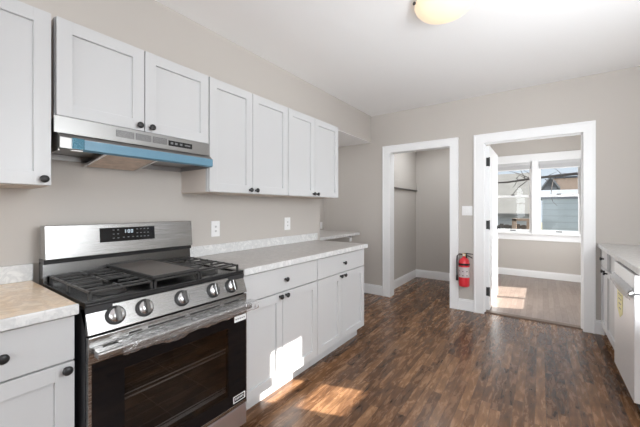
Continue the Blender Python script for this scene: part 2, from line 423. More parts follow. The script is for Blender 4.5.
# right wall with the small window over the counter and unseen openings added for fill lamps
KY0, KY1, KZ0, KZ1 = 2.26, 2.80, 1.30, 2.22
wr = MB()
wr.box(XR, YF - 0.1, 0, XR + 0.06, YB, KZ0 if False else 0.70).box(XR, YF - 0.1, 2.25, XR + 0.06, YB, ZC)
wr.box(XR, YF - 0.1, 0.70, XR + 0.06, -2.4, 2.25).box(XR, -0.8, 0.70, XR + 0.06, 0.2, 2.25).box(XR, 1.7, 0.70, XR + 0.06, KY0, 2.25).box(XR, 0.2, 0.70, XR + 0.06, 1.7, 1.08)
wr.box(XR, KY1, 0.70, XR + 0.06, YB, 2.25).box(XR, KY0, 0.70, XR + 0.06, KY1, KZ0).box(XR, KY0, KZ1, XR + 0.06, KY1, 2.25)
S('wall_right', wr, 'wall')
wf = MB()
wf.box(-T, YF - 0.06, 0, XR, YF, 0.70).box(-T, YF - 0.06, 2.25, XR, YF, ZC)
wf.box(-T, YF - 0.06, 0.7, 0.2, YF, 2.25).box(1.5, YF - 0.06, 0.7, 1.65, YF, 2.25).box(2.95, YF - 0.06, 0.7, XR, YF, 2.25)
S('wall_rear', wf, 'wall')
# closet
S('wall_closet', box(0.05, YB + T, 0, 0.17, 5.82, 2.45).box(0.17, 5.70, 0, 1.13, 5.82, 2.45).box(1.13, YB + T, 0, 1.25, 5.82, ZC), 'wall')
# sunroom
SX = 3.0
ws = MB()
ws.box(1.13, 5.82, 0, 1.25, 7.02, ZC)
SY0, SY1, SZ0, SZ1 = 4.98, 6.42, 0.785, 1.95
ws.box(SX, YB + T, 0, SX + 0.1, 7.02, SZ0).box(SX, YB + T, SZ1, SX + 0.1, 7.02, ZC)
ws.box(SX, YB + T, SZ0, SX + 0.1, SY0, SZ1).box(SX, SY1, SZ0, SX + 0.1, 7.02, SZ1)
WY = 6.9
WZ0, WZ1, WX0, WX1 = 0.80, 2.13, 1.32, 2.60
ws.box(1.25, WY, 0, SX, WY + T, WZ0).box(1.25, WY, WZ1, SX, WY + T, ZC).box(1.25, WY, WZ0, WX0, WY + T, WZ1).box(WX1, WY, WZ0, SX, WY + T, WZ1)
S('wall_sunroom', ws, 'wall')

# baseboards
def bboard(mb, x0, y0, x1, y1, nx, ny, h=0.14, t=0.015):
    if ny: mb.box(x0, y0, 0, x1, y0 + ny * t, h - 0.02, 0.002).box(x0, y0, h - 0.022, x1, y0 + ny * t * 0.65, h, 0.003)
    else: mb.box(x0, y0, 0, x0 + nx * t, y1, h - 0.02, 0.002).box(x0, y0, h - 0.022, x0 + nx * t * 0.65, y1, h, 0.003)
    return mb
b = MB(); bboard(b, -0.85, YB, 0.187, YB, 0, -1); bboard(b, 1.204, YB, 1.378, YB, 0, -1); bboard(b, 2.4906, YB, 2.56, YB, 0, -1)
S('baseboard_back', b, 'trim')
b = MB(); bboard(b, 0.17, 4.32, 0.17, 5.7, 1, 0); bboard(b, 0.17, 5.7, 1.13, 5.7, 0, -1); bboard(b, 1.13, 4.32, 1.13, 5.7, -1, 0)
S('baseboard_closet', b, 'trim')
b = MB(); bboard(b, 1.25, WY, SX, WY, 0, -1, 0.125); bboard(b, SX, 4.32, SX, WY, -1, 0, 0.125); bboard(b, 2.5, YB + T, SX, YB + T, 0, 1, 0.125); bboard(b, 1.25, 5.0, 1.25, WY, 1, 0, 0.125)
S('baseboard_sunroom', b, 'trim')
b = MB(); bboard(b, -0.85, 2.77, -0.85, YB, 1, 0)
S('baseboard_alcove', b, 'trim')

# door casings and jambs
def casing(xo0, xi0, xi1, xo1, zi, zo, depth):
    m = MB(); t = 0.020
    m.box(xo0, YB - t, 0, xi0, YB, zi, 0.001).box(xi1, YB - t, 0, xo1, YB, zi, 0.001).box(xo0, YB - t, zi, xo1, YB, zo, 0.001)
    # raised outer band
    m.box(xo0 - 0.001, YB - t - 0.007, 0, xo0 + 0.018, YB - 0.001, zo - 0.017, 0.002).box(xo1 - 0.018, YB - t - 0.007, 0, xo1 + 0.001, YB - 0.001, zo - 0.017, 0.002)
    m.box(xo0 - 0.001, YB - t - 0.007, zo - 0.018, xo1 + 0.001, YB - 0.001, zo + 0.001, 0.002)
    # jambs
    m.box(xi0 - 0.001, YB - 0.019, 0, xi0 + 0.002, YB + depth, zi - 0.002).box(xi1 - 0.002, YB - 0.019, 0, xi1 + 0.001, YB + depth, zi - 0.002)
    m.box(xi0 - 0.001, YB - 0.019, zi - 0.003, xi1 + 0.001, YB + depth, zi + 0.001)
    # casing on the far side
    m.box(xo0, YB + depth, 0, xi0, YB + depth + 0.018, zi).box(xi1, YB + depth, 0, xo1, YB + depth + 0.018, zi).box(xo0, YB + depth, zi, xo1, YB + depth + 0.018, zo)
    return m
S('trim_1', casing(0.187, 0.297, 1.103, 1.204, 2.055, 2.15, T), 'trim')
m = casing(1.378, 1.485, 2.399, 2.4906, 2.05, 2.15, T)
m.box(1.487, YB + 0.045, 0, 1.499, YB + 0.08, 2.05).box(2.385, YB + 0.045, 0, 2.397, YB + 0.08, 2.05).box(1.487, YB + 0.045, 2.038, 2.397, YB + 0.08, 2.05)
S('trim_2', m, 'trim')
S('trim_3', MB().prism([(4.235, 0), (4.25, 0.012), (4.32, 0.014), (4.345, 0)], 1.487, 2.397, axis='x'), 'threshold')

# open door to the sunroom, swung into it
dr = box(1.490, 4.335, 0.012, 1.530, 5.225, 2.035, 0.002)
d1 = S('door_1', dr, 'trim')
pm = MB()
for (a, c) in ((0.22, 0.92), (1.02, 1.88)):
    pm.box(1.527, 4.46, a, 1.534, 5.10, c).box(1.527, 4.50, a + 0.04, 1.537, 5.06, c - 0.04, 0.004)
pm.build('door_panel', 'trim', d1)
for z in (0.24, 1.06, 1.835):
    h = MB().box(1.487, 4.3225, z - 0.052, 1.5275, 4.337, z + 0.052, 0.001)
    h.lathe([(0.007, -0.056), (0.007, 0.056)], 12, Matrix.Translation((1.5285, 4.325, z)))
    h.build('door_hinge', 'black', d1)
h = MB().lathe([(0.026, 0), (0.026, 0.008), (0.011, 0.012), (0.010, 0.045)], 16, Matrix.Translation((1.53, 5.165, 0.985)) @ RX)
h.tube([(1.572, 5.165, 0.985), (1.574, 5.10, 0.985), (1.572, 5.05, 0.984)], 0.009)
h.build('door_lever', 'black', d1)

# ------------------------------------------------------------------ windows
def sash_pair(name, x0, x1, zs0, zs1, zmeet):
    """double-hung unit in the y=WY wall: frame > sashes > pane, lock, lift"""
    y = WY
    fr = MB()
    fr.box(x0 - 0.035, y - 0.005, zs0 - 0.03, x0, y + T, zs1 + 0.03).box(x1, y - 0.005, zs0 - 0.03, x1 + 0.035, y + T, zs1 + 0.03)
    fr.box(x0, y - 0.005, zs0 - 0.03, x1, y + T, zs0).box(x0, y - 0.005, zs1, x1, y + T, zs1 + 0.03)
    w = S(name, fr, 'trim')
    def sash(nm, za, zb, yo, bot, top):
        s = MB(); st = 0.036
        s.box(x0, yo, za, x0 + st, yo + 0.03, zb, 0.002).box(x1 - st, yo, za, x1, yo + 0.03, zb, 0.002)
        s.box(x0 + st, yo, za, x1 - st, yo + 0.03, za + bot, 0.002).box(x0 + st, yo, zb - top, x1 - st, yo + 0.03, zb, 0.002)
        so = s.build(nm, 'trim', w)
        box(x0 + st - 0.004, yo + 0.013, za + bot - 0.004, x1 - st + 0.004, yo + 0.017, zb - top + 0.004).build('window_pane', 'glass', so)
        return so
    lo = sash('lower_sash', zs0, zmeet + 0.02, y + 0.03, 0.05, 0.04)
    sash('upper_sash', zmeet - 0.02, zs1, y + 0.065, 0.04, 0.04)
    xc = (x0 + x1) / 2
    MB().box(xc - 0.03, y + 0.018, zmeet + 0.016, xc + 0.03, y + 0.05, zmeet + 0.034, 0.004).build('sash_lock', 'black', lo)
    MB().box(xc - 0.045, y + 0.018, zs0 + 0.018, xc + 0.045, y + 0.034, zs0 + 0.032, 0.004).build('sash_lift', 'black', lo)
    return w
sash_pair('window_1', 1.315, 1.905, 0.82, 2.11, 1.487)
sash_pair('window_2', 2.005, 2.600, 0.82, 2.11, 1.487)
tr = MB()
tr.box(1.252, WY - 0.02, 0.80, 1.312, WY, 2.13, 0.002).box(2.605, WY - 0.02, 0.80, 2.70, WY, 2.13, 0.002)
tr.box(1.252, WY - 0.024, 2.125, 2.72, WY, 2.255, 0.003).box(1.905, WY - 0.02, 0.82, 2.005, WY + 0.03, 2.13, 0.002)
tr.box(1.252, WY - 0.06, 0.785, 2.73, WY + 0.03, 0.815, 0.004).box(1.252, WY - 0.018, 0.675, 2.70, WY, 0.787, 0.002)
S('trim_4', tr, 'trim')
for i, (a, c) in enumerate(((1.325, 1.895), (2.012, 2.592))):
    r = root('roller_shade', ('pale grey shade rolled up in the left sunroom window, nearer the open door' if i == 0
             else 'pale grey shade rolled up at the top of the right sunroom window'), 'window shade', ((a + c) / 2, WY + 0.01, 2.04), 'rolled up window shades in the sunroom')
    MB().box(a, WY - 0.004, 2.05, c, WY + 0.025, 2.118, 0.004).build('head_rail', 'blind', r)
    f = MB()
    for k in range(4): f.box(a + 0.004, WY - 0.002, 1.985 + k * 0.0165, c - 0.004, WY + 0.022, 2.0 + k * 0.0165, 0.003)
    f.build('gathered_shade', 'blind', r)
    MB().box(a + 0.002, WY - 0.004, 1.97, c - 0.002, WY + 0.022, 1.985, 0.003).build('bottom_rail', 'white', r)

# sunroom side window (throws the two bright panes on the floor)
w3 = MB()
w3.box(SX, SY0 - 0.02, SZ0 - 0.02, SX + 0.06, SY0 + 0.08, SZ1 + 0.02).box(SX, SY1 - 0.08, SZ0 - 0.02, SX + 0.06, SY1 + 0.02, SZ1 + 0.02)
w3.box(SX, SY0 + 0.08, SZ1 - 0.05, SX + 0.06, SY1 - 0.08, SZ1 + 0.02).box(SX, SY0 + 0.08, SZ0 - 0.02, SX + 0.06, SY1 - 0.08, SZ0 + 0.0)
w3.box(SX, 5.60, SZ0, SX + 0.06, 5.665, SZ1)
S('window_3', w3, 'trim')
# small kitchen window in the right wall
AY0, AY1, AZ0, AZ1 = 2.375, 2.70, 1.44, 2.09
w4 = MB(); xa, xb = XR + 0.005, XR + 0.035
w4.box(xa, KY0 - 0.02, KZ0 - 0.02, xb, AY0, KZ1 + 0.02).box(xa, AY1, KZ0 - 0.02, xb, KY1 + 0.02, KZ1 + 0.02)
w4.box(xa, AY0, KZ0 - 0.02, xb, AY1, AZ0).box(xa, AY0, AZ1, xb, AY1, KZ1 + 0.02).box(xa, AY0, 1.665, xb, AY1, 1.735)
S('window_4', w4, 'trim')
# unseen window frames, added with their openings for the fill lamps
w5 = MB()
for x0, x1 in ((0.2, 1.5), (1.65, 2.95)):
    w5.box(x0, YF - 0.05, 0.7, x0 + 0.06, YF, 2.25).box(x1 - 0.06, YF - 0.05, 0.7, x1, YF, 2.25)
    w5.box(x0, YF - 0.05, 0.7, x1, YF, 0.76).box(x0, YF - 0.05, 2.19, x1, YF, 2.25).box(x0, YF - 0.05, 1.45, x1, YF, 1.5)
S('unseen_window_5', w5, 'trim')
w6 = MB()
w6.box(XR, -2.4, 0.7, XR + 0.05, -2.34, 2.25).box(XR, -0.86, 0.7, XR + 0.05, -0.8, 2.25).box(XR, -2.4, 0.7, XR + 0.05, -0.8, 0.76).box(XR, -2.4, 2.19, XR + 0.05, -0.8, 2.25)
S('unseen_window_6', w6, 'trim')
w7 = MB()  # frame of an unseen opening added for the fill lamp over the counter
w7.box(XR, 0.2, 1.08, XR + 0.05, 0.25, 2.25).box(XR, 1.65, 1.08, XR + 0.05, 1.7, 2.25).box(XR, 0.25, 1.08, XR + 0.05, 1.65, 1.13).box(XR, 0.25, 2.2, XR + 0.05, 1.65, 2.25)
S('added_window_7', w7, 'trim')
S('sun_blocker', box(3.45, 0.1, -1.0, 3.52, 2.02, 2.75), 'siding_grey')  # unseen slab added to keep sun out of the opening over the counter

# ================================================================== CABINETS
def knob(parent, X, d, y, z, s):
    m = MB().lathe([(0.0075, -0.001), (0.0065, 0.006), (0.0065, 0.013), (0.012, 0.017), (0.0160, 0.022), (0.0158, 0.027), (0.011, 0.031), (0, 0.032)], 20,
                   Matrix.Translation((X(d), y, z)) @ (RX if s > 0 else RXN))
    return m.build('knob', 'black', parent)

def shaker(parent, X, d, y0, y1, z0, z1, st=0.057, mat='cab'):
    m = MB(); t = 0.020
    m.box(X(d), y0, z0, X(d + t), y0 + st, z1, 0.0015).box(X(d), y1 - st, z0, X(d + t), y1, z1, 0.0015)
    m.box(X(d), y0 + st - 0.001, z0, X(d + t), y1 - st + 0.001, z0 + st, 0.0015).box(X(d), y0 + st - 0.001, z1 - st, X(d + t), y1 - st + 0.001, z1, 0.0015)
    m.box(X(d + 0.001), y0 + st - 0.003, z0 + st - 0.003, X(d + 0.007), y1 - st + 0.003, z1 - st + 0.003)
    return m.build('door', mat, parent)

def slab(parent, X, d, y0, y1, z0, z1):
    return MB().box(X(d), y0, z0, X(d + 0.02), y1, z1, 0.002).build('drawer_front', 'cab', parent)

def base_cab(label, y0, y1, xw, s, front, drawers, doors, group, toe=(None, None)):
    X = lambda d: xw + s * d
    d = front - 0.02
    r = root('base_cabinet', label, 'cabinet', (X(0.3), (y0 + y1) / 2, 0), group)
    MB().box(X(0.004), y0 + 0.001, 0.105, X(d - 0.001), y1 - 0.001, 0.8755).build('carcass', 'cab', r)
    MB().box(X(0.02), y0 + 0.001, 0.0, X(front - 0.082), y1 - 0.001, 0.105).build('toe_kick', 'cab', r)
    for (a, c) in drawers:
        o = slab(r, X, d, a, c, 0.7055, 0.866); knob(o, X, front, (a + c) / 2, 0.785, s)
    for (a, c, ky) in doors:
        o = shaker(r, X, d, a, c, 0.112, 0.6985); knob(o, X, front, ky, 0.677, s)
    return r

def wall_cab(label, y0, y1, z0, z1, doors, group, side=None):
    X = lambda d: d
    r = root('wall_cabinet', label, 'cabinet', (0.16, (y0 + y1) / 2, z0), group)
    MB().box(0.003, y0 + 0.0008, z0 + 0.004, 0.304, y1 - 0.0008, z1).build('carcass', 'side', r)
    MB().box(0.286, y0 + 0.0003, z0 + 0.002, 0.3055, y1 - 0.0003, z1 + 0.0005).build('face_frame', 'cab', r)
    MB().box(0.006, y0 + 0.002, z0 - 0.002, 0.284, y1 - 0.002, z0 + 0.006).build('bottom_panel', 'ply', r)
    for (a, c, ky) in doors:
        o = shaker(r, X, 0.306, a, c, z0 + 0.002, z1 - 0.002); knob(o, X, 0.326, ky, z0 + 0.027, 1)
    return r

wall_cab('white single-door wall cabinet at the left edge, left of the range hood', 0.07, 0.447, 1.364, 2.109,
         [(0.074, 0.444, 0.417)], 'white wall cabinets')
wall_cab('short white two-door wall cabinet mounted directly above the range hood', 0.459, 1.2235, 1.674, 2.109,
         [(0.462, 0.829, 0.800), (0.833, 1.2205, 0.862)], 'white wall cabinets')
wall_cab('tall white two-door wall cabinet just right of the range hood', 1.225, 1.980, 1.371, 2.109,
         [(1.228, 1.588, 1.560), (1.592, 1.977, 1.618)], 'white wall cabinets')
wall_cab('tall white two-door wall cabinet at the far end, nearest the doorways', 1.981, 2.768, 1.371, 2.109,
         [(1.984, 2.354, 2.327), (2.358, 2.765, 2.384)], 'white wall cabinets')

gb = 'white base cabinets'
base_cab('white one-drawer base cabinet at the left edge, left of the range', 0.05, 0.443, 0, 1, 0.625,
         [(0.054, 0.440)], [(0.054, 0.440, 0.414)], gb)
base_cab('white base cabinet touching the right side of the range, sunlight on its doors', 1.234, 1.986, 0, 1, 0.625,
         [(1.237, 1.983)], [(1.237, 1.584, 1.556), (1.588, 1.983, 1.616)], gb)
base_cab('white base cabinet at the far end of the left run, nearest the closet doorway', 1.987, 2.770, 0, 1, 0.625,
         [(1.990, 2.767)], [(1.990, 2.348, 2.318), (2.352, 2.767, 2.382)], gb)
base_cab('white base cabinet against the right wall between dishwasher and back wall', 3.25, 4.196, XR, -1, 0.622,
         [(3.80, 4.15)], [(3.862, 4.15, 3.925), (3.40, 3.858, 3.79)], gb)

# countertops
def counter(label, x0, x1, y0, y1, mat, ends, splash=None, smat='splash', zt=0.914, cat='countertop'):
    r = root('countertop', label, cat, ((x0 + x1) / 2, (y0 + y1) / 2, zt - 0.038))
    MB().box(x0, y0, zt - 0.038, x1, y1, zt, 0.006, 3).build('slab', mat, r)
    o_ = MB().box(x1 - 0.004, y0 - 0.0005, zt - 0.0385, x1 + 0.001, y1 + 0.0005, zt + 0.0005, 0.004, 3) if x1 < 1 else MB().box(x0 - 0.001, y0 - 0.0005, zt - 0.0385, x0 + 0.004, y1 + 0.0005, zt + 0.0005, 0.004, 3)
    o_.build('front_edge', 'splash', r)
    if splash: MB().box(*splash, 0.003).build('backsplash', smat, r)
    return r
counter('marbled countertop left of the range, warm light painted into its top', 0.002, 0.65, 0.0, 0.446, 'counter_warm_lit', 0, (0.001, 0.0, 0.9142, 0.021, 0.449, 0.996))
counter('long pale marbled countertop between the range and the alcove', 0.002, 0.65, 1.232, 2.797, 'counter', 0, (0.001, 1.232, 0.9142, 0.021, 2.82, 0.990))
counter('marbled countertop along the right wall over the dishwasher, window light in its colour', XR - 0.642, XR - 0.002, 1.75, 4.198, 'counter_lit', 0, (XR - 0.021, 1.75, 0.9142, XR - 0.001, 4.19, 0.992))
r = counter('small marbled desk top inside the alcove behind the cabinets', -0.848, -0.10, 2.80, 4.03, 'counter', 0, None, zt=0.915)
MB().box(-0.13, 3.78, 0.80, -0.11, 3.81, 0.877).box(-0.30, 3.78, 0.855, -0.11, 3.81, 0.877).build('bracket', 'trim', r)
MB().box(-0.85, 2.9, 0.80, -0.82, 4.02, 0.877).build('wall_cleat', 'trim', r)

# ================================================================== RANGE
R = root('gas_range', 'stainless steel gas range with black glass oven door and five knobs', 'stove', (0.36, 0.8425, 0))
Y0, Y1 = 0.464, 1.222
b = MB()
b.box(0.04, Y0, 0.05, 0.655, 0.555, 0.892).box(0.04, 1.12, 0.05, 0.655, Y1, 0.892)
b.box(0.04, 0.555, 0.05, 0.655, 1.12, 0.20).box(0.04, 0.555, 0.665, 0.62, 1.12, 0.892).box(0.04, 0.555, 0.20, 0.10, 1.12, 0.665)
for yy in (Y0 + 0.04, Y1 - 0.04):
    for xx in (0.09, 0.60): b.lathe([(0.018, 0), (0.018, 0.05)], 12, Matrix.Translation((xx, yy, 0)))
b.build('body', 'darkbody', R)
ov = MB()
ov.box(0.10, 0.555, 0.20, 0.655, 0.559, 0.665).box(0.10, 1.116, 0.20, 0.655, 1.12, 0.665).box(0.10, 0.555, 0.20, 0.655, 1.12, 0.204)
ov.box(0.10, 0.555, 0.66, 0.62, 1.12, 0.665).box(0.10, 0.555, 0.20, 0.104, 1.12, 0.665)
ov.build('oven_cavity', 'ovenbox', R)
for z in (0.472, 0.262):
    k = MB()
    k.tube([(0.63, 0.561, z), (0.63, 1.114, z)], 0.0035 if z > 0.4 else 0.008, 8)
    k.tube([(0.636, 0.561, z + 0.022), (0.636, 1.114, z + 0.022)], 0.003, 8)
    rk = k.build('oven_rack', 'rack', R)
    k = MB()
    for xx in (0.54, 0.45, 0.36, 0.27, 0.18): k.tube([(xx, 0.561, z), (xx, 1.114, z)], 0.0016, 6)
    for yy in (0.60, 0.84, 1.075): k.tube([(0.12, yy, z - 0.004), (0.63, yy, z - 0.004), (0.636, yy, z + 0.022)], 0.0018, 6)
    k.tube([(0.12, 0.561, z), (0.12, 1.114, z)], 0.0035, 8)
    k.build('rack_wires', 'rack_dim', rk)
# door
dm = MB()
dm.box(0.658, Y0 + 0.001, 0.684, 0.682, Y1 - 0.001, 0.784, 0.003).box(0.658, Y0 + 0.001, 0.170, 0.682, Y0 + 0.011, 0.69).box(0.658, Y1 - 0.005, 0.170, 0.682, Y1 - 0.001, 0.69)
dm.box(0.658, Y0 + 0.001, 0.170, 0.682, Y1 - 0.001, 0.189, 0.002)
door = dm.build('oven_door', 'steel', R)
g = MB(); xa, xb = 0.660, 0.681
g.box(xa, Y0 + 0.011, 0.189, xb, 0.588, 0.684).box(xa, 1.095, 0.189, xb, Y1 - 0.005, 0.684)
g.box(xa, 0.588, 0.189, xb, 1.095, 0.255).box(xa, 0.588, 0.625, xb, 1.095, 0.684)
g.build('glass_frame', 'glassblack', door)
MB().box(0.674, 0.588, 0.255, 0.6805, 1.095, 0.625).build('oven_window', 'ovenglass', door)
h = MB().box(0.694, 0.476, 0.714, 0.744, 1.208, 0.742, 0.007, 3)
h.box(0.680, 0.484, 0.716, 0.716, 0.512, 0.740, 0.003).box(0.680, 1.172, 0.716, 0.716, 1.200, 0.740, 0.003)
h.build('handle', 'steel', door)
sl = MB()
for a, c in ((0.604, 0.652), (0.680, 0.846), (0.872, 1.04), (1.066, 1.165)): sl.box(0.680, a, 0.757, 0.6832, c, 0.763)
sl.build('vent_slots', 'black', door)
random.seed(3)
ph = [random.uniform(0, 6.28) for _ in range(12)]
def crumple(u, v, a=0.0028):
    return a * (math.sin(37 * u + ph[0] + 5 * v) + math.sin(71 * u - 9 * v + ph[1]) + math.sin(113 * u + 17 * v + ph[2])) / 2
def film(u, v):
    y = 0.555 + u * 0.693
    drape = 0.0 + 0.020 * math.exp(-((u - 0.30) / 0.07) ** 2) + 0.006 * math.exp(-((u - 0.62) / 0.2) ** 2) + 0.004 * math.sin(19 * u + 1) ** 2
    prof = [(0.690, 0.750), (0.716, 0.750), (0.749, 0.747), (0.751, 0.710), (0.744, 0.709 - drape)]
    t = v * 4; i = min(3, int(t)); f = t - i
    x = prof[i][0] * (1 - f) + prof[i + 1][0] * f; z = prof[i][1] * (1 - f) + prof[i + 1][1] * f
    end = max(0, (u - 0.94) / 0.06)
    return (x + abs(crumple(u, v)) + 0.002, y, z + crumple(u, v + 3, 0.003) - 0.004 * end)
MB().grid(film, 120, 20).build('plastic_film', 'film', door)['label'] = 'crumpled clear plastic film wrapped round the oven handle'
st = MB().box(0.6815, 1.135, 0.640, 0.6825, 1.216, 0.672)
s1 = st.build('sticker', 'paper', door)
q = MB()
for k in range(5): q.box(0.6822, 1.142 + k * 0.014, 0.652, 0.6828, 1.150 + k * 0.014, 0.659)
q.build('print', 'ink', s1)
q = MB()
q.box(0.6812, 1.128, 0.200, 0.6824, 1.210, 0.204).box(0.6812, 1.128, 0.232, 0.6824, 1.210, 0.236).box(0.6812, 1.128, 0.204, 0.6824, 1.134, 0.232).box(0.6812, 1.204, 0.204, 0.6824, 1.210, 0.232)
for k in range(6): q.box(0.6812, 1.142 + k * 0.010, 0.213, 0.6824, 1.147 + k * 0.010, 0.224)
q.build('sticker', 'paper', door)
dw = MB().box(0.657, Y0 + 0.002, 0.05, 0.681, Y1 - 0.002, 0.164, 0.003)
dw.build('storage_drawer', 'steel_film', R)
# control panel: slopes back towards the top
PN = [(0.648, 0.886), (0.684, 0.793), (0.660, 0.787), (0.600, 0.882)]
cp = MB().prism(PN, Y0, Y1, bev=0.002).build('control_panel', 'steel', R)
ang = math.atan2(0.036, 0.093)
for y in (0.561, 0.672, 0.842, 1.012, 1.125):
    z = 0.842; x = 0.648 + 0.036 * (0.886 - z) / 0.093
    Mx = Matrix.Translation((x, y, z)) @ Matrix.Rotation(-ang, 4, 'Y') @ RX
    kb = MB().lathe([(0.037, -0.002), (0.037, 0.003), (0.034, 0.006), (0.0295, 0.007)], 32, Mx).build('knob', 'black', R)
    kh = MB().lathe([(0.0285, 0.004), (0.0285, 0.018), (0.026, 0.022), (0, 0.0225)], 32, Mx)
    kh.build('knob_face', 'chrome', kb)
    kg = MB().box(-0.029, -0.0085, 0.016, 0.029, 0.0085, 0.040, 0.003, mat=Mx)
    kg.build('grip', 'riser', kb)  # dark colour carries the shading on the bar's side
ct = MB().box(0.105, Y0, 0.888, 0.655, Y1, 0.902, 0.004)
ct.box(0.62, Y0, 0.900, 0.655, Y1, 0.912, 0.003).box(0.12, Y0, 0.900, 0.62, Y0 + 0.02, 0.909, 0.002).box(0.12, Y1 - 0.02, 0.900, 0.62, Y1, 0.909, 0.002)
ct.build('cooktop', 'enamel', R)
# back guard
bg = MB().prism([(0.146, 1.020), (0.132, 1.182), (0.050, 1.182), (0.050, 1.020)], Y0 + 0.001, Y1 - 0.001, bev=0.003)
bgo = bg.build('back_guard', 'steel', R)
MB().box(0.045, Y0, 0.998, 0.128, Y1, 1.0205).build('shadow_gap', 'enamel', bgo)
MB().prism([(0.122, 0.890), (0.112, 0.998), (0.045, 0.998), (0.045, 0.890)], Y0, Y1).build('riser', 'riser', bgo)
fx = lambda z: 0.146 - 0.014 * (z - 1.020) / 0.162
dsp = MB().prism([(fx(1.084) + 0.0015, 1.084), (fx(1.160) + 0.0015, 1.160), (fx(1.160) - 0.004, 1.160), (fx(1.084) - 0.004, 1.084)], 0.689, 0.975)
dso = dsp.build('display', 'glassblack', bgo)
dg = MB()
def seg7(y, z, w, h, on):
    t = 0.003; x = fx(z + h / 2) + 0.0012
    R7 = {'a': (0, h - t, w, h), 'b': (w - t, h / 2, w, h), 'c': (w - t, 0, w, h / 2), 'd': (0, 0, w, t), 'e': (0, 0, t, h / 2), 'f': (0, h / 2, t, h), 'g': (0, h / 2 - t / 2, w, h / 2 + t / 2)}
    for s in on:
        a = R7[s]; dg.box(x, y + a[0], z + a[1], x + 0.0014, y + a[2], z + a[3])
seg7(0.806, 1.128, 0.009, 0.019, 'bc'); seg7(0.826, 1.128, 0.011, 0.019, 'abcdef'); seg7(0.842, 1.128, 0.011, 0.019, 'abcdef')
x = fx(1.137) + 0.0012; dg.box(x, 0.820, 1.132, x + 0.0014, 0.8225, 1.135).box(x, 0.820, 1.141, x + 0.0014, 0.8225, 1.144)
dg.build('clock_digits', 'digit', bgo)
bt = MB()
for (yy, zz) in [(0.75 + i * 0.022, z) for i in range(2) for z in (1.103, 1.125, 1.147)] + [(0.80 + i * 0.024, 1.105) for i in range(4)] + [(0.872 + i * 0.02, z) for i in range(4) for z in (1.104, 1.125, 1.147)]:
    x = fx(zz) + 0.0012; bt.box(x, yy, zz - 0.002, x + 0.001, yy + 0.009, zz + 0.002)
bt.build('button_print', 'print_grey', bgo)
# burners and grates
for (bx, by, br) in ((0.265, 0.600, 0.042), (0.505, 0.600, 0.050), (0.265, 1.085, 0.038), (0.505, 1.085, 0.048), (0.385, 0.843, 0.045)):
    MB().lathe([(br + 0.012, 0.901), (br + 0.010, 0.908), (br, 0.909), (br, 0.916), (br - 0.004, 0.921), (0, 0.922)], 28, Matrix.Translation((bx, by, 0))).build('burner', 'iron', R)
def grate(y0, y1, cy, x0=0.140, x1=0.632, full=True):
    m = MB(); w = 0.010; z0, z1 = 0.9365, 0.945
    m.box(x0, y0, z0, x0 + w, y1, z1, 0.002).box(x1 - w, y0, z0, x1, y1, z1, 0.002).box(x0, y0, z0, x1, y0 + w, z1, 0.002).box(x0, y1 - w, z0, x1, y1, z1, 0.002)
    xm = (x0 + x1) / 2
    m.box(xm - w / 2, y0, z0, xm + w / 2, y1, z1, 0.002)
    for fx_ in (x0, x1 - w, xm - w / 2):
        for fy in (y0, y1 - w): m.box(fx_, fy, 0.900, fx_ + w, fy + w, z0 + 0.003)
    if full:
        for bx in (0.265, 0.505):
            for dx in (-0.075, 0.0, 0.075):
                L = 0.030 if dx == 0 else 0.0
                if L:
                    m.box(bx + dx - 0.0045, y0, z0 + 0.001, bx + dx + 0.0045, cy - L, z1 + 0.002, 0.002).box(bx + dx - 0.0045, cy + L, z0 + 0.001, bx + dx + 0.0045, y1, z1 + 0.002, 0.002)
                else: m.box(bx + dx - 0.0045, y0, z0 + 0.001, bx + dx + 0.0045, y1, z1 + 0.002, 0.002)
            m.box(bx - 0.12, cy - 0.0045, z0 + 0.001, bx - 0.030, cy + 0.0045, z1 + 0.001, 0.002).box(bx + 0.030, cy - 0.0045, z0 + 0.001, bx + 0.12, cy + 0.0045, z1 + 0.001, 0.002)
    return m.build('grate', 'iron', R)
grate(0.482, 0.724, 0.603); grate(0.962, 1.204, 1.083); grate(0.730, 0.956, 0.843, full=False)
G = root('griddle_plate', 'flat dark grey griddle plate lying on the middle of the stovetop grates', 'griddle', (0.36, 0.845, 0.9455))
MB().box(0.125, 0.737, 0.9455, 0.607, 0.957, 0.957, 0.003).build('cooking_surface', 'griddle', G)
rm = MB()
rm.box(0.118, 0.730, 0.946, 0.128, 0.963, 0.964, 0.003).box(0.118, 0.730, 0.946, 0.613, 0.739, 0.961, 0.003).box(0.118, 0.955, 0.946, 0.613, 0.964, 0.961, 0.003).box(0.604, 0.730, 0.946, 0.618, 0.964, 0.960, 0.003)
rm.build('rim', 'iron', G)

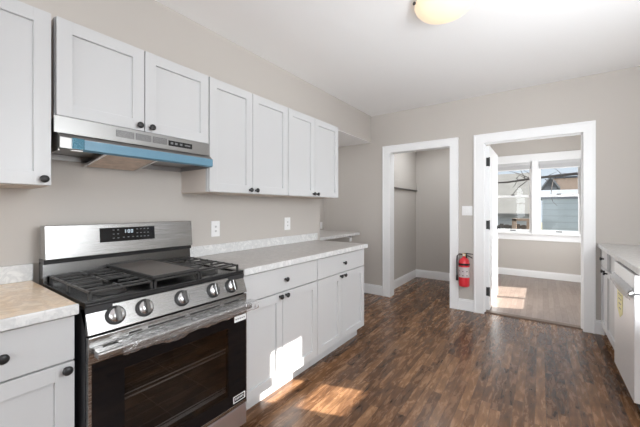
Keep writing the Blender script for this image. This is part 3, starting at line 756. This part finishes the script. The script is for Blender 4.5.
# ================================================================== HOOD
H = root('range_hood', 'stainless under-cabinet range hood with blue protective film on its front lip', 'range hood', (0.17, 0.8425, 1.52))
hb = MB()
hb.box(0.004, 0.464, 1.598, 0.332, 1.221, 1.672).box(0.004, 0.464, 1.52, 0.335, 0.470, 1.60).box(0.004, 1.2155, 1.52, 0.335, 1.221, 1.60).box(0.004, 0.470, 1.516, 0.012, 1.2155, 1.60)
hb.build('body', 'steel_dull', H)
MB().box(0.331, 0.4495, 1.597, 0.338, 1.206, 1.672, 0.0015).build('front_panel', 'steel_v', H)
MB().prism([(0.332, 1.597), (0.362, 1.576), (0.362, 1.530), (0.345, 1.526), (0.332, 1.535)], 0.464, 1.221).build('visor', 'steel_dull', H)
for a, c in ((0.689, 0.772), (0.781, 0.858), (0.867, 0.944)):
    gv = MB().box(0.3375, a, 1.622, 0.3388, c, 1.655).build('vent_grille', 'grille', H)
    fr = MB()
    for k in range(7): fr.box(0.3386, a + 0.002, 1.6245 + k * 0.0043, 0.3394, c - 0.002, 1.6258 + k * 0.0043)
    fr.build('louver', 'steel_dull', gv)
cpn = MB().box(0.3375, 0.953, 1.620, 0.3395, 1.098, 1.650, 0.001).build('control_strip', 'enamel', H)
q = MB()
for k, yy in enumerate((0.965, 0.99, 1.02)): q.box(0.3393, yy, 1.630, 0.342, yy + 0.014, 1.641)
q.box(0.3393, 1.05, 1.632, 0.340, 1.085, 1.639)
q.build('switch', 'print_grey', cpn)
un = MB()
un.box(0.012, 0.470, 1.545, 0.335, 0.648, 1.549).box(0.012, 0.912, 1.545, 0.335, 1.2155, 1.549).box(0.012, 0.648, 1.545, 0.17, 0.912, 1.549)
un.build('underside', 'steel_dull', H)
fl = MB().prism([(0.03, 1.494), (0.330, 1.536), (0.330, 1.542), (0.03, 1.500)], 0.662, 0.898)
flo = fl.build('grease_filter', 'mesh', H)
for a in (0.650, 0.898): MB().prism([(0.03, 1.491), (0.332, 1.533), (0.332, 1.543), (0.03, 1.501)], a, a + 0.012).build('filter_rail', 'chrome', flo)
bf = MB().prism([(0.3625, 1.575), (0.366, 1.573), (0.3665, 1.531), (0.350, 1.5235), (0.346, 1.5255), (0.3625, 1.531)], 0.548, 1.2225)
bf.build('blue_film', 'blue', H)['label'] = 'blue protective film along the hood lip'
def bfl(u, v):
    y = 0.506 + 0.045 * u; z = 1.578 - 0.048 * v
    return (0.366 + abs(crumple(u * 2, v * 3, 0.006)), y, z)
MB().grid(bfl, 16, 16).build('crumpled_film_end', 'blue_dark', H)
MB().box(0.345, 0.506, 1.521, 0.366, 0.545, 1.525).build('film_tab', 'paper', H)

# ================================================================== DISHWASHER
D = root('dishwasher', 'stainless dishwasher under the right countertop with clear film and a yellow tag', 'dishwasher', (2.83, 2.935, 0))
DY0, DY1, DX = 2.632, 3.242, 2.497
MB().box(DX + 0.046, DY0 + 0.003, 0.10, 3.13, DY1 - 0.003, 0.868).box(2.60, DY0 + 0.008, 0, 3.12, DY1 - 0.008, 0.10).build('tub_body', 'darkbody', D)
MB().box(DX, DY0, 0.10, DX + 0.045, DY1, 0.750, 0.004).build('door_panel', 'steel_washer', D)
MB().box(DX, DY0, 0.754, DX + 0.045, DY1, 0.866, 0.004).build('control_strip', 'steel_washer', D)
MB().box(DX + 0.045, DY0 + 0.002, 0.012, DX + 0.07, DY1 - 0.002, 0.098).build('toe_panel', 'darkbody', D)
hd = MB().prism([(DX + 0.001, 0.768), (DX - 0.018, 0.758), (DX - 0.022, 0.748), (DX - 0.018, 0.742), (DX + 0.001, 0.748)], DY0 + 0.012, DY1 - 0.006, bev=0.002)
hd.build('handle', 'steel', D)
def dfl(u, v):
    y = DY0 + 0.005 + (DY1 - DY0 - 0.01) * u
    prof = [(DX - 0.002, 0.785), (DX - 0.019, 0.764), (DX - 0.025, 0.750), (DX - 0.024, 0.735), (DX - 0.014, 0.712 - 0.018 * math.sin(u * PI))]
    t = v * 4; i = min(3, int(t)); f = t - i
    return (prof[i][0] * (1 - f) + prof[i + 1][0] * f - abs(crumple(u, v, 0.003)), y, prof[i][1] * (1 - f) + prof[i + 1][1] * f + crumple(u, v + 2, 0.002))
MB().grid(dfl, 40, 16).build('plastic_film', 'film_soft', D)['label'] = 'loose clear film hanging over the dishwasher handle'
yt = MB().prism([(2.93, 0.725), (3.12, 0.725), (3.12, 0.55), (3.03, 0.500), (2.95, 0.54)], DX - 0.0022, DX - 0.0006, axis='x').build('energy_tag', 'yellow', D)
q = MB()
for k in range(5): q.box(DX - 0.003, 2.97 + 0.006 * k, 0.690 - k * 0.032, DX - 0.002, 3.09 - 0.010 * k, 0.696 - k * 0.032)
q.build('print', 'print_grey', yt)

# ================================================================== SMALL THINGS
# fire extinguisher on the wall between the two doorways
ex, ey = 1.282, 4.118
E_ = root('fire_extinguisher', 'red fire extinguisher hung on the wall between the two doorways', 'fire extinguisher', (ex, ey, 0.315))
bd = MB().lathe([(0, 0.315), (0.052, 0.315), (0.060, 0.325), (0.062, 0.34), (0.062, 0.60), (0.056, 0.632), (0.036, 0.655), (0.020, 0.664), (0.018, 0.682), (0, 0.682)], 32, Matrix.Translation((ex, ey, 0)))
bdo = bd.build('cylinder', 'red', E_)
def arc(r, a0, a1, z0, z1, seg=14):
    m = MB()
    def fn(u, v):
        a = a0 + (a1 - a0) * u
        return (ex + r * math.cos(a), ey + r * math.sin(a), z0 + (z1 - z0) * v)
    return m.grid(fn, seg, 2, 0.0008, False)
lb = arc(0.0632, math.radians(-155), math.radians(5), 0.43, 0.555, 40)
lbo = lb.build('instruction_label', 'paper', E_)
for k in range(6):
    a0 = math.radians(-140 + (k % 3) * 42)
    zz = 0.45 + 0.05 * (k // 3)
    def fn(u, v, a0=a0, zz=zz):
        a = a0 + math.radians(12) * u
        return (ex + 0.0642 * math.cos(a), ey + 0.0642 * math.sin(a), zz + 0.010 * v)
    MB().grid(fn, 4, 1, 0.0004, False).build('pictogram', 'print_grey', lbo)
bnd = arc(0.0632, math.radians(-170), math.radians(170), 0.575, 0.598, 40); bnd.build('strap', 'rubber', E_)
hv = MB().box(ex - 0.018, ey - 0.018, 0.68, ex + 0.018, ey + 0.018, 0.715, 0.004)
hvo = hv.build('valve', 'brass', E_)
MB().prism([(ex - 0.02, 0.712), (ex + 0.03, 0.722), (ex + 0.10, 0.716), (ex + 0.10, 0.708), (ex + 0.03, 0.712), (ex - 0.02, 0.702)], ey - 0.010, ey + 0.010).prism([(ex, 0.698), (ex + 0.05, 0.692), (ex + 0.095, 0.668), (ex + 0.092, 0.660), (ex + 0.045, 0.682), (ex, 0.690)], ey - 0.008, ey + 0.008).build('lever', 'black', E_)
MB().lathe([(0.012, 0), (0.012, 0.012), (0, 0.013)], 16, Matrix.Translation((ex, ey - 0.018, 0.698)) @ Matrix.Rotation(PI / 2, 4, 'X')).build('gauge', 'white', E_)
MB().tube([(ex - 0.015, ey, 0.70), (ex - 0.055, ey - 0.005, 0.705), (ex - 0.076, ey - 0.01, 0.68), (ex - 0.080, ey - 0.01, 0.62), (ex - 0.080, ey - 0.01, 0.50), (ex - 0.079, ey - 0.01, 0.44)], 0.0085).tube([(ex - 0.079, ey - 0.01, 0.445), (ex - 0.078, ey - 0.01, 0.38)], [0.011, 0.014]).build('hose', 'rubber', E_)
MB().box(ex - 0.022, ey + 0.06, 0.36, ex + 0.022, YB - 0.0005, 0.70).build('wall_bracket', 'black', E_)

def outlet(name, label, y, z, w, h, kind):
    r = root(name, label, 'outlet', (0, y, z), 'wall outlets over the countertop')
    MB().box(0.0005, y - w / 2, z - h / 2, 0.006, y + w / 2, z + h / 2, 0.002).build('cover_plate', 'white', r)
    MB().box(0.005, y - 0.017, z - 0.034, 0.008, y + 0.017, z + 0.034, 0.0015).build('receptacle', 'paper', r)
    for dz in (-0.017, 0.017): MB().prism([(y - 0.008, z + dz - 0.005), (y - 0.003, z + dz - 0.009), (y + 0.003, z + dz - 0.009), (y + 0.008, z + dz - 0.005), (y + 0.008, z + dz + 0.006), (y - 0.008, z + dz + 0.006)], 0.0078, 0.0083, axis='x').build('socket', 'socket', r)
outlet('wall_outlet', 'white wall outlet nearest the range, above the backsplash', 1.503, 1.108, 0.076, 0.12, 0)
outlet('wall_outlet', 'white wall outlet near the far end of the backsplash, under the far cabinet', 2.334, 1.113, 0.084, 0.122, 0)
r = root('wall_outlet', 'small white outlet low on the alcove wall above the desk top', 'outlet', (-0.85, 4.10, 0.985))
MB().box(-0.8495, 4.06, 0.93, -0.843, 4.14, 1.04, 0.002).build('cover_plate', 'white', r)
MB().box(-0.844, 4.083, 0.95, -0.8415, 4.117, 1.02, 0.001).build('receptacle', 'paper', r)

r = root('light_switch', 'white double light switch plate on the wall between the doorways, above the extinguisher', 'light switch', (1.302, YB, 1.234))
MB().box(1.243, YB - 0.006, 1.175, 1.361, YB - 0.0005, 1.293, 0.002).build('cover_plate', 'white', r)
for xx in (1.279, 1.325): MB().prism([(YB - 0.0055, 1.201), (YB - 0.012, 1.201), (YB - 0.007, 1.267), (YB - 0.0055, 1.267)], xx - 0.0165, xx + 0.0165, axis='x').build('rocker', 'paper', r)

# closet shelf cleat and rail
r = root('closet_rail', 'dark hanging rail on a painted cleat along the closet side wall', 'closet rail', (0.18, 5.0, 1.58))
MB().box(0.1705, 4.345, 1.595, 0.188, 5.695, 1.72, 0.002).build('cleat', 'wall', r)
MB().box(0.1705, 4.345, 1.572, 0.200, 5.695, 1.593, 0.003).build('rail', 'grey_rail', r)

# ceiling lamp
lx, ly = 1.535, 2.125
r = root('ceiling_lamp', 'round flush ceiling lamp with warm lit glass dome', 'ceiling lamp', (lx, ly, ZC))
MB().lathe([(0, ZC - 0.0005), (0.150, ZC - 0.0005), (0.155, ZC - 0.006), (0.155, ZC - 0.038), (0.146, ZC - 0.042), (0, ZC - 0.042)], 48, Matrix.Translation((lx, ly, 0))).build('pan', 'white', r)
MB().lathe([(0.182, ZC - 0.022), (0.184, ZC - 0.030), (0.175, ZC - 0.052), (0.150, ZC - 0.078), (0.110, ZC - 0.098), (0.06, ZC - 0.110), (0, ZC - 0.114)], 48, Matrix.Translation((lx, ly, 0))).build('glass_shade', 'shade', r)
for k in range(3):
    a = math.radians(213.5 + 120 * k)
    MB().lathe([(0.006, 0.150), (0.006, 0.186), (0.010, 0.187), (0.011, 0.196), (0.005, 0.200), (0, 0.2005)], 14,
               Matrix.Translation((lx, ly, ZC - 0.026)) @ Matrix.Rotation(a, 4, 'Z') @ RX).build('thumb_screw', 'black', r)

# ================================================================== OUTDOORS
S('ground', box(-20, 7.05, -1.1, 45, 60, -1.0), 'ground')
def house(label, x0, x1, y0, y1, zt, wall, roof, ridge, over=0.3, axis='x', wins=()):
    r = root('neighbor_house', label, 'house', ((x0 + x1) / 2, (y0 + y1) / 2, -1.0))
    w = MB().box(x0, y0, -1.0, x1, y1, zt)
    if axis == 'y': w.prism([(x0, zt), (x1, zt), ((x0 + x1) / 2, ridge)], y0, y1)
    else: w.prism([(y0, zt), (y1, zt), ((y0 + y1) / 2, ridge)], x0, x1, axis='x')
    w.build('wall', wall, r)
    rf = MB(); t = 0.10
    if axis == 'x':
        ym = (y0 + y1) / 2; sl = (ridge - zt) / (ym - y0)
        for s, ya in ((1, y0), (-1, y1)):
            e = ya - s * over; ze = zt - sl * over
            rf.prism([(e, ze), (ym, ridge), (ym, ridge + t), (e, ze + t)], x0 - over, x1 + over, axis='x')
    else:
        xm = (x0 + x1) / 2; sl = (ridge - zt) / (xm - x0)
        for s, xa in ((1, x0), (-1, x1)):
            e = xa - s * over; ze = zt - sl * over
            rf.prism([(e, ze), (xm, ridge), (xm, ridge + t), (e, ze + t)], y0 - over, y1 + over, axis='y')
    rf.build('roof', roof, r)
    for (a, c, z0, z1) in wins:
        f = MB().box(a - 0.06, y0 - 0.03, z0 - 0.06, c + 0.06, y0 + 0.02, z1 + 0.06).build('window', 'trim', r)
        MB().box(a, y0 - 0.04, z0, c, y0 - 0.025, z1).build('window_pane', 'winpane', f)
    return r
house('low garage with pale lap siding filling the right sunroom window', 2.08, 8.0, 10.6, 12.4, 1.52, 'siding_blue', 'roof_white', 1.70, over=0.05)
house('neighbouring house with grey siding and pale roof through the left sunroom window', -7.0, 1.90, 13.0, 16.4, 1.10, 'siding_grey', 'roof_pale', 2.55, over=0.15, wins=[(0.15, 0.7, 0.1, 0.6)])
house('dark gabled shed roof between the siding garage and the brick building', 2.14, 2.62, 17.0, 20.0, 2.22, 'roof_dark', 'roof_white', 2.6, axis='y', over=0.1)
house('orange brick building in the distance at the right of the right window', 2.74, 9.0, 21.0, 30.0, 2.85, 'stone', 'roof_dark', 3.2, over=0.1)
fn_ = root('timber_fence', 'dark timber fence low in the left sunroom window', 'fence', (0.4, 9.8, -1.0))
MB().box(-1.5, 9.83, 0.72, 1.75, 9.87, 0.80).box(-1.5, 9.83, -0.4, 1.75, 9.87, -0.3).build('rail', 'timber', fn_)
q = MB()
for k in range(26): q.box(-1.5 + k * 0.125, 9.78, -1.0, -1.5 + k * 0.125 + 0.09, 9.83, 0.84 - 0.02 * (k % 3))
q.build('boards', 'timber', fn_)
fo = MB().box(1.42, 9.6, -1.0, 1.52, 9.7, 0.98).box(1.74, 9.6, -1.0, 1.80, 9.7, 0.92).box(1.42, 9.6, 0.93, 1.80, 9.7, 0.99)
tag(fo.build('gate_frame', 'tanwood'), 'tan timber gate frame at the end of the dark fence', 'gate')
tree = root('bare_tree', 'bare winter tree whose limbs cross in front of the houses', 'tree', (5.2, 12.4 - 3.0, -1.0))
tx, ty = 5.2, 9.4
MB().tube([(tx, ty, -1.0), (tx - 0.1, ty, 1.0), (tx + 0.1, ty, 3.0), (tx, ty + 0.2, 5.5)], [0.24, 0.2, 0.17, 0.10], 12).build('trunk', 'bark', tree)
br = MB()
br.tube([(tx, ty, 1.7), (4.2, 9.6, 2.08), (3.1, 9.8, 2.13), (2.45, 9.9, 2.09), (1.85, 10.0, 2.05), (1.30, 10.0, 1.98), (0.6, 10.1, 1.97)], [0.085, 0.06, 0.038, 0.034, 0.03, 0.024, 0.012], 8)
random.seed(11)
for i in range(26):
    x = random.uniform(0.9, 4.0); z0 = 2.02 + random.uniform(-0.03, 0.06); y = 9.92 + random.uniform(-0.1, 0.3)
    dx, dz = random.uniform(-0.5, 0.5), random.choice((1, 1, -1)) * random.uniform(0.1, 0.4)
    br.tube([(x, y, z0), (x + dx * 0.5, y + 0.05, z0 + dz * 0.6), (x + dx, y + 0.1, z0 + dz)], [0.011, 0.007, 0.003], 5)
br.tube([(1.75, 9.95, 2.0), (1.55, 9.9, 1.82), (1.38, 9.9, 1.58)], [0.012, 0.009, 0.006], 5)
br.tube([(2.30, 9.95, 2.0), (2.26, 9.85, 1.78), (2.25, 9.8, 1.58), (2.29, 9.8, 1.42), (2.38, 9.8, 1.32)], [0.010, 0.008, 0.007, 0.005, 0.003], 6)
br.build('branches', 'bark', tree)
